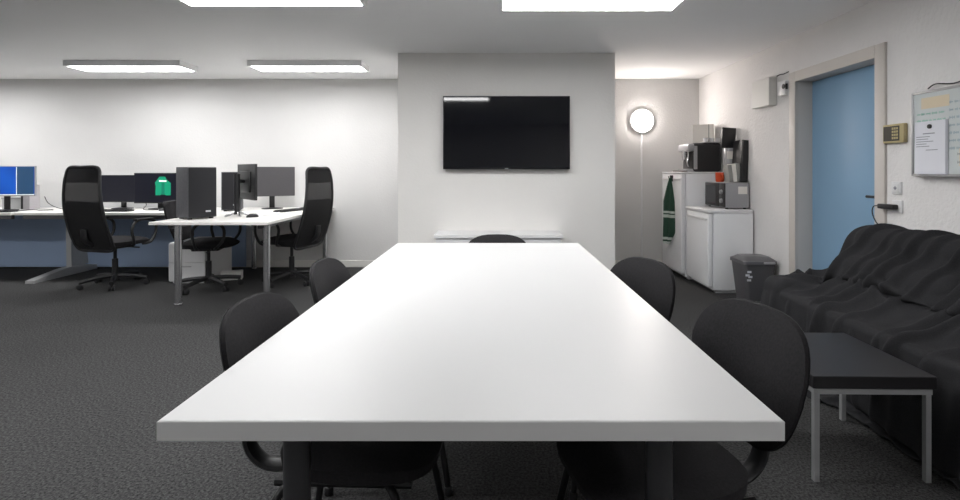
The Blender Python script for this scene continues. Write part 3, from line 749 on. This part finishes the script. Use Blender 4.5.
flat('jacket_lettering', [(0.018, 0.075), (0.018, 0.092), (0.105, 0.092), (0.105, 0.075)], 'scr_white', -0.0145)
# monitors on the peninsula
t, sc, z = monitor('dark grey monitor at the back of the peninsula desk', -2.65, 6.15, 33, 0.50, 0.35, 1.075, 'screen_grey', back='screen_grey')
t, sc, z = monitor('monitor seen from behind on a pole stand with chrome feet', -2.53, 5.27, 132, 0.56, 0.36, 1.09, 'screen_off', stand=False)
RM = Matrix.Rotation(math.radians(-132), 3, 'Z')
def tl(x, y, z_): return RM @ Vector((x + 2.53, y - 5.27, z_))
pl = MB().cyl(tl(-2.56, 5.12, 0.02), tl(-2.56, 5.12, 0.42), 0.028, n=16).build('stand_pole', 'plastic', t)
MB().tube([tl(-2.56, 5.12, 0.35), tl(-2.555, 5.18, 0.35), tl(-2.54, 5.245, 0.345)], 0.018, 8).build('stand_arm', 'plastic', t)
for i in range(5):
    a = 0.4 + i * 2 * PI / 5; q = MB(); q.tube([tl(-2.56 + rr * math.cos(a), 5.12 + rr * math.sin(a), zz) for rr, zz in ((0.02, 0.05), (0.07, 0.02), (0.125, 0.009))], 0.009, 8); q.build('foot', 'chrome', pl)

# loudspeaker cabinets
def cabinet(label, x, y, deg, wd, dp, ht, logo_x):
    t = thing('speaker_cabinet', label, 'speaker', (x, y, DZT), math.radians(deg), 'black cabinets on the peninsula desk')
    MB().box((0, 0, 0.015), (wd, dp, ht), 0.004).build('cabinet', 'speakerwood', t)
    MB().box((0.008, -0.012, 0.022), (wd - 0.008, 0.001, ht - 0.006), 0.006).build('grille', 'grille', t)
    MB().box((logo_x, -0.0138, 0.065), (logo_x + 0.045, -0.0118, 0.080)).build('logo', 'logo', t, False)
    for fx in (0.02, wd - 0.05):
        for fy in (0.02, dp - 0.05): MB().box((fx, fy, 0), (fx + 0.03, fy + 0.03, 0.016)).build('foot', 'plastic', t, False)
cabinet('tall black wood-grain speaker cabinet at the near left corner of the peninsula desk', -2.82, 4.73, 53, 0.26, 0.245, 0.487, 0.155)
cabinet('smaller dark cabinet standing behind the tall speaker cabinet', -3.035, 5.72, 20, 0.20, 0.22, 0.44, 0.12)

# keyboards, mice, small desk things
def keyboard(label, x, y, deg, wd=0.42):
    t = thing('keyboard', label, 'keyboard', (x, y, DZT), math.radians(deg), 'keyboards on the desks')
    MB().box((-wd / 2, -0.065, 0), (wd / 2, 0.065, 0.018), 0.005).build('body', 'plastic', t)
    g = MB()
    for r in range(5):
        for c in range(16):
            x0 = -wd / 2 + 0.012 + c * (wd - 0.024) / 16; g.box((x0, -0.055 + r * 0.022, 0.018), (x0 + (wd - 0.024) / 16 - 0.004, -0.038 + r * 0.022, 0.023))
    k = g.build('keys', 'bezel', t, False); k['kind'] = 'stuff'
keyboard('black keyboard before the dark monitor beside the left chair', -4.27, 5.74, 4)
keyboard('black keyboard on the right edge of the peninsula desk', -2.30, 5.78, 70, 0.36)
keyboard('black keyboard below the blue-lit monitor at the left edge', -5.50, 5.66, 0)
def mouse(label, x, y, deg):
    t = thing('mouse', label, 'computer mouse', (x, y, DZT), math.radians(deg), 'computer mice on the desks')
    q = MB(); q.lathe([(0.05, 0), (0.052, 0.01), (0.042, 0.026), (0.022, 0.035), (0.001, 0.037)], n=20, sx=1.1, sy=0.65); q.build('body', 'plastic', t)
    q = MB(); q.cyl((0.03, -0.004, 0.03), (0.03, 0.004, 0.03), 0.008, n=10); q.build('wheel', 'silver', t)
mouse('black mouse beside the chrome feet of the monitor stand', -2.36, 5.02, 40)
mouse('dark mouse on the desk before the green jacket screen', -3.72, 5.78, 90)
t = thing('small_speaker', 'narrow pale grey box with a dark edge beside the blue-lit monitor', 'speaker', (-5.47, 6.08, DZT))
MB().box((-0.04, -0.06, 0), (0.04, 0.08, 0.29), 0.006).build('body', 'offgrey', t)
MB().box((-0.062, -0.062, 0.005), (-0.039, 0.06, 0.285), 0.003).build('dark_edge', 'plastic', t)
t = thing('document_box', 'grey translucent-looking box on the desk under the blue-lit monitor', 'box', (-5.66, 6.16, DZT))
MB().box((-0.16, -0.07, 0), (0.10, 0.1, 0.13), 0.004).build('body', 'steel', t)
MB().box((-0.165, -0.075, 0.12), (0.105, 0.105, 0.138), 0.003).build('lid', 'silver', t)
for i, (x, y, a, lab) in enumerate(((-2.36, 5.38, 0.4, 'white sheet of paper beside the monitor seen from behind'), (-3.62, 5.83, -0.2, 'white crumpled sheet of paper before the green jacket screen'))):
    t = thing('paper_sheet', lab, 'paper', (x, y, DZT), a)
    q = MB(); n_ = 8; V = [[[q.bm.verts.new((u / n_ * 0.21 - 0.105, v / n_ * 0.29 - 0.145, 0.002 + l * 0.001 + 0.010 * abs(math.sin(u * 1.3 + i) * math.sin(v * 0.9)))) for v in range(n_ + 1)] for u in range(n_ + 1)] for l in (0, 1)]
    for l in (0, 1):
        for u in range(n_):
            for v in range(n_): q.bm.faces.new((V[l][u][v], V[l][u + 1][v], V[l][u + 1][v + 1], V[l][u][v + 1]))
    q.build('sheet', 'paper', t)
t = thing('laptop', 'thin closed dark laptop at the far right end of the peninsula desk', 'laptop', (-2.16, 6.18, DZT), 0.1)
MB().box((-0.15, -0.11, 0), (0.15, 0.11, 0.011), 0.004).build('base', 'plastic', t)
MB().box((-0.15, -0.11, 0.0115), (0.15, 0.11, 0.019), 0.003).build('lid', 'bezel', t)
def cable(label, pts, r=0.004):
    q = MB(); q.tube(pts, r, 6); return tag(q.build('desk_cable', 'cable'), label, 'cable')
cable('black cable rising from the pale grey box behind the left chair', [(-5.28, 6.05, 0.90), (-5.15, 5.95, 0.83), (-5.0, 5.9, 0.78), (-4.8, 5.86, 0.757), (-4.62, 5.9, 0.755)])
cable('dark cable curling on the desk right of the blue-lit monitor', [(-5.30, 5.70, 0.756), (-5.22, 5.80, 0.765), (-5.24, 5.9, 0.757), (-5.15, 5.84, 0.756), (-5.05, 5.9, 0.757)])
cable('black cable trailing behind the dark monitor pair', [(-4.30, 6.25, 0.84), (-4.2, 6.22, 0.80), (-4.05, 5.95, 0.757), (-3.85, 5.9, 0.756)])

# ------------------------------------------------------------------ small black side table
t = thing('side_table', 'small black-topped side table with grey steel legs before the sofa', 'side table', (1.46, 2.25, 0), math.radians(-1))
MB().box((-0.235, -0.275, 0.365), (0.235, 0.265, 0.413), 0.002, 1).build('tabletop', 'tabblack', t, False)
f = MB()
for lo, hi in (((-0.225, -0.265, 0.34), (0.225, -0.24, 0.365)), ((-0.225, 0.23, 0.34), (0.225, 0.255, 0.365)), ((-0.225, -0.24, 0.34), (-0.2, 0.23, 0.365)), ((0.2, -0.24, 0.34), (0.225, 0.23, 0.365))): f.box(lo, hi)
f.build('frame', 'steel', t, False)
for sx in (-1, 1):
    for sy in (-1, 1):
        x, y = sx * 0.2125, -0.2525 if sy < 0 else 0.2425
        MB().box((x - 0.010, y - 0.010, 0), (x + 0.010, y + 0.010, 0.34)).build('leg', 'steel', t, False)

# ------------------------------------------------------------------ sofa and the blanket over it
SB = [  # rounded boxes: lo, hi, radius
    ((1.80, 1.30, 0.04), (2.46, 3.46, 0.40), 0.05),     # base with seat
    ((2.24, 1.40, 0.10), (2.50, 3.27, 0.85), 0.09),    # backrest
    ((1.79, 3.24, 0.04), (2.44, 3.47, 0.505), 0.07),    # far arm
    ((1.79, 1.28, 0.04), (2.44, 1.48, 0.505), 0.07),    # near arm
    ((2.10, 1.50, 0.38), (2.34, 2.36, 0.70), 0.11),     # back cushions
    ((2.10, 2.37, 0.38), (2.34, 3.22, 0.70), 0.11),
    ((2.22, 3.10, 0.38), (2.48, 3.40, 0.64), 0.10),     # rounded shoulder of the backrest
]
t = thing('sofa', 'dark sofa hidden under the black blanket beside the blue door', 'sofa', (2.13, 2.37, 0))
names = ('seat_base', 'backrest', 'armrest', 'armrest', 'back_cushion', 'back_cushion', 'back_shoulder')
for (lo, hi, r), nm in zip(SB, names):
    b = MB(); o_ = Vector((2.13, 2.37, 0)); b.box(Vector(lo) - o_, Vector(hi) - o_, r, 4); b.build(nm, 'sofa', t)
for y in (1.75, 2.55):
    MB().box((1.81 - 2.13, y - 0.37 - 2.37 + 0.1, 0.40), (2.24 - 2.13, y + 0.37 - 2.37 + 0.08, 0.43), 0.012, 3).build('seat_cushion', 'sofa', t)
for x in (-0.28, 0.28):
    for y in (-1.0, 1.0):
        MB().cyl((x, y, 0), (x, y, 0.05), 0.025, n=12).build('foot', 'plastic', t)

def drape():
    """position based cloth settling on the sofa's rounded boxes"""
    boxes = [(np.array(lo), np.array(hi), r) for lo, hi, r in SB] + [(np.array((1.97, 1.5, 0.3)), np.array((2.25, 3.2, 0.535)), 0.09), (np.array((1.80, 1.45, 0.2)), np.array((2.26, 3.26, 0.435)), 0.04)]
    gap = 0.010
    def collide(P, Pold):
        for lo, hi, r in boxes:
            c = (lo + hi) / 2; h = (hi - lo) / 2 - r
            q = P - c; a = np.abs(q) - h
            mx = np.maximum(a, 0); dist = np.linalg.norm(mx, axis=1)
            inn = np.minimum(a.max(axis=1), 0)
            sd = dist + inn - r - gap
            hit = sd < 0
            if not hit.any(): continue
            qh = q[hit]; ah = a[hit]; mh = mx[hit]; dh = dist[hit]
            nrm = np.where(dh[:, None] > 1e-6, mh / np.maximum(dh, 1e-9)[:, None], (ah == ah.max(axis=1, keepdims=True)).astype(float)) * np.sign(qh)
            nrm[:, 1] = nrm[:, 1]
            P[hit] -= nrm * sd[hit][:, None]
            d_ = P[hit] - Pold[hit]; tn = d_ - nrm * (d_ * nrm).sum(axis=1)[:, None]
            P[hit] -= tn * 0.6
        lowz = P[:, 2] < 0.008
        P[lowz, 2] = 0.008; P[lowz, :2] = Pold[lowz, :2]
        P[:, 0] = np.minimum(P[:, 0], XR - 0.012)
        # legs of the side table stand in front: the cloth stays behind them
        P[:, 0] = np.where((P[:, 1] < 2.62), np.maximum(P[:, 0], 1.715), P[:, 0])
        return P
    prof = np.array([(2.52, 0.62), (2.52, 0.90), (2.24, 0.90), (2.06, 0.72), (2.0, 0.50), (1.80, 0.48), (1.745, 0.40), (1.735, 0.02)])
    seg = np.linalg.norm(np.diff(prof, axis=0), axis=1); L = np.concatenate([[0], np.cumsum(seg)])
    rest_v = L[-1] + 0.16; yl0, yl1 = 1.32, 3.70; rest_u = (yl1 - yl0) * 1.01
    rg = np.random.RandomState(7)
    def run(P, nu, nv, steps, iters):
        du, dv = rest_u / (nu - 1), rest_v / (nv - 1)
        G = np.arange(nu * nv).reshape(nu, nv); cons = []
        def add(A, B, l, st):
            cons.append((A.ravel(), B.ravel(), l, st))
        for k in (0, 1):
            add(G[k:-1:2, :], G[k + 1::2, :], du, 1.0); add(G[:, k:-1:2], G[:, k + 1::2], dv, 1.0)
        dd = math.hypot(du, dv)
        for k in (0, 1):
            add(G[k:-1:2, :-1], G[k + 1::2, 1:], dd, 0.3); add(G[k:-1:2, 1:], G[k + 1::2, :-1], dd, 0.3)
        for k in range(4):
            a = [i for i in range(nu - 2) if i % 4 in (k,)]
            if a: a = np.array(a); add(G[a, :], G[a + 2, :], 2 * du, 0.03)
            a = [i for i in range(nv - 2) if i % 4 in (k,)]
            if a: a = np.array(a); add(G[:, a], G[:, a + 2], 2 * dv, 0.03)
        V = np.zeros_like(P); dt = 1 / 60
        pin = G[:, 0]; pinp = P[pin].copy(); pin_y0 = P[:nv, 1].copy()
        for s_ in range(steps):
            Pold = P.copy(); V *= 0.95; V[:, 2] -= 9.8 * dt; P = P + V * dt
            for it in range(iters):
                for A, B, l, st in cons:
                    d_ = P[B] - P[A]; ln = np.sqrt((d_ * d_).sum(axis=1)) + 1e-9
                    c = (0.5 * st * (ln - l) / ln)[:, None] * d_
                    P[A] += c; P[B] -= c
                P[pin] = pinp; P[:nv, 1] = pin_y0
                if it % 3 == 2 or it == iters - 1: P = collide(P, Pold)
            V = (P - Pold) / dt
            sp = np.linalg.norm(V, axis=1); f = np.minimum(1, 2.0 / np.maximum(sp, 1e-6)); V *= f[:, None]
        return P
    def up(P, nu, nv, mu, mv):
        G = P.reshape(nu, nv, 3); a = np.linspace(0, nu - 1, mu); b = np.linspace(0, nv - 1, mv)
        i = np.minimum(a.astype(int), nu - 2); j = np.minimum(b.astype(int), nv - 2); fa = (a - i)[:, None, None]; fb = (b - j)[None, :, None]
        Q = (G[i][:, j] * (1 - fa) * (1 - fb) + G[i + 1][:, j] * fa * (1 - fb) + G[i][:, j + 1] * (1 - fa) * fb + G[i + 1][:, j + 1] * fa * fb)
        return Q.reshape(-1, 3)
    nu, nv = 62, 48
    s = np.linspace(0, L[-1], nv); px = np.interp(s, L, prof[:, 0]); pz = np.interp(s, L, prof[:, 1])
    y = np.linspace(yl0, yl1, nu)
    P = np.zeros((nu, nv, 3)); P[:, :, 0] = px[None]; P[:, :, 1] = y[:, None]; P[:, :, 2] = pz[None]
    arm = (y > 3.18)[:, None] & (P[:, :, 0] < 2.5); P[:, :, 2] = np.where(arm, np.maximum(P[:, :, 2], 0.58), P[:, :, 2])
    P[:, :, 0] = np.where(arm & (px[None] < 1.80), 1.74 - (np.arange(nv)[None] - (px > 1.80).sum()) * 0.012, P[:, :, 0])
    P += rg.normal(0, 0.004, P.shape)
    ph = y[:, None] * 36 + 1.8 * np.sin(s[None] * 2.0 + y[:, None] * 4) - s[None] * 6.0
    amp = 0.0 * np.clip((s[None] + 0.1) / 0.2, 0, 1)
    P[:, :, 0] -= amp * 0.8 * np.sin(ph); P[:, :, 2] += amp * (1 + np.sin(ph))
    P = run(P.reshape(-1, 3), nu, nv, 90, 18)
    mu, mv = 124, 96
    P = up(P, nu, nv, mu, mv) + rg.normal(0, 0.001, (mu * mv, 3))
    P = run(P, mu, mv, 45, 18)
    return P, mu, mv
P, nu, nv = drape()
def folds(P, nu, nv, mu, mv):
    """resample the settled cloth and raise the long folds that run down from the back of the sofa"""
    G = P.reshape(nu, nv, 3)
    for _ in range(9):
        K = G.copy()
        K[1:-1, 1:-1] = (G[1:-1, 1:-1] * 2 + G[2:, 1:-1] + G[:-2, 1:-1] + G[1:-1, 2:] + G[1:-1, :-2]) / 6; G = K
    a = np.linspace(0, nu - 1, mu); b = np.linspace(0, nv - 1, mv)
    i = np.minimum(a.astype(int), nu - 2); j = np.minimum(b.astype(int), nv - 2); fa = (a - i)[:, None, None]; fb = (b - j)[None, :, None]
    Q = G[i][:, j] * (1 - fa) * (1 - fb) + G[i + 1][:, j] * fa * (1 - fb) + G[i][:, j + 1] * (1 - fa) * fb + G[i + 1][:, j + 1] * fa * fb
    dU = np.gradient(Q, axis=0); dV = np.gradient(Q, axis=1); N = np.cross(dV, dU); N /= np.linalg.norm(N, axis=2, keepdims=True) + 1e-9
    if N[:, mv // 3:2 * mv // 3, 2].mean() < 0: N = -N
    for _ in range(4):
        K = N.copy(); K[1:-1, 1:-1] = (N[1:-1, 1:-1] + N[2:, 1:-1] + N[:-2, 1:-1] + N[1:-1, 2:] + N[1:-1, :-2]) / 5; N = K
    N /= np.linalg.norm(N, axis=2, keepdims=True) + 1e-9
    Y = np.linspace(1.32, 3.78, mu)[:, None] + np.zeros((1, mv)); S = np.linspace(0, 1.98, mv)[None] + np.zeros((mu, 1))
    rg = np.random.RandomState(21); D = np.zeros((mu, mv))
    y0 = 3.42
    while y0 > 1.4:
        near = math.exp(-(3.42 - y0) / 0.45)
        drift = 0.45 * near + 0.10 + rg.uniform(-0.03, 0.05); t0 = 0.26 + rg.uniform(0, 0.12); t1 = rg.uniform(1.0, 1.7)
        h = rg.uniform(0.02, 0.05); w0 = rg.uniform(0.012, 0.021)
        q = np.clip((S - t0) / 0.9, 0, 2)
        yc = y0 + drift * q ** 1.5 + 0.012 * np.sin(S * 3 + y0 * 9)
        wd = w0 * (1 + 0.9 * q)
        env = np.clip((S - t0) / 0.3, 0, 1) * np.clip((t1 - S) / 0.18, 0, 1); env = env * env * (3 - 2 * env)
        x = (Y - yc) / wd
        D += h * env * (np.exp(-np.where(x > 0, x * 1.5, x * 0.85) ** 2) - 0.25 * np.exp(-((x - 2.0) / 1.1) ** 2))
        y0 -= rg.uniform(0.06, 0.15)
    # hanging front and seat creases
    y0 = 3.7
    while y0 > 1.4:
        h = rg.uniform(0.010, 0.022); w0 = rg.uniform(0.02, 0.04); t0 = rg.uniform(1.12, 1.35)
        env = np.clip((S - t0) / 0.2, 0, 1); x = (Y - y0 - 0.15 * (S - 1.3) * rg.uniform(-1, 1)) / w0
        D += h * env * np.exp(-x * x); y0 -= rg.uniform(0.10, 0.2)
    for k in range(6):
        yc = rg.uniform(1.8, 3.15); sc_ = rg.uniform(0.82, 1.18); ln = rg.uniform(0.12, 0.3); h = rg.uniform(0.014, 0.028)
        x = (S - sc_ - rg.uniform(-0.35, 0.35) * (Y - yc)) / 0.022
        D += h * np.exp(-x * x) * np.exp(-((Y - yc) / ln) ** 2)
    D -= min(0, D.min()) * 0.0
    D = np.maximum(D, -0.004)
    Q = Q + N * D[:, :, None]
    Q[:, :, 2] = np.maximum(Q[:, :, 2], 0.006); Q[:, :, 0] = np.minimum(Q[:, :, 0], XR - 0.006)
    Q[:, :, 0] = np.where(Q[:, :, 1] < 2.6, np.maximum(Q[:, :, 0], 1.70), Q[:, :, 0])
    F = Q.reshape(-1, 3)
    for lo, hi, r in [(np.array(a_), np.array(b_), r_) for a_, b_, r_ in SB] + [(np.array((1.80, 1.45, 0.2)), np.array((2.26, 3.26, 0.435)), 0.02)]:
        c = (lo + hi) / 2; h = (hi - lo) / 2 - r; q = F - c; a = np.abs(q) - h; mx = np.maximum(a, 0)
        dist = np.linalg.norm(mx, axis=1); sd = dist + np.minimum(a.max(axis=1), 0) - r - 0.009; hit = sd < 0
        if hit.any():
            dh = dist[hit]; ah = a[hit]
            nm = np.where(dh[:, None] > 1e-6, mx[hit] / np.maximum(dh, 1e-9)[:, None], (ah == ah.max(axis=1, keepdims=True)).astype(float)) * np.sign(q[hit])
            F[hit] -= nm * sd[hit][:, None]
    return F
P = folds(P, nu, nv, 400, 220); nu, nv = 400, 220
me = bpy.data.meshes.new('blanket')
faces = [(i * nv + j, i * nv + j + 1, (i + 1) * nv + j + 1, (i + 1) * nv + j) for i in range(nu - 1) for j in range(nv - 1)]
me.from_pydata([tuple(p) for p in P], [], faces); me.update()
for p in me.polygons: p.use_smooth = True
me.materials.append(M['blanket'])
bl = bpy.data.objects.new('blanket', me); COL.objects.link(bl)
so_ = bl.modifiers.new('solid', 'SOLIDIFY'); so_.thickness = 0.004; so_.offset = 1
tag(bl, 'black blanket draped in long folds over the whole sofa', 'blanket')
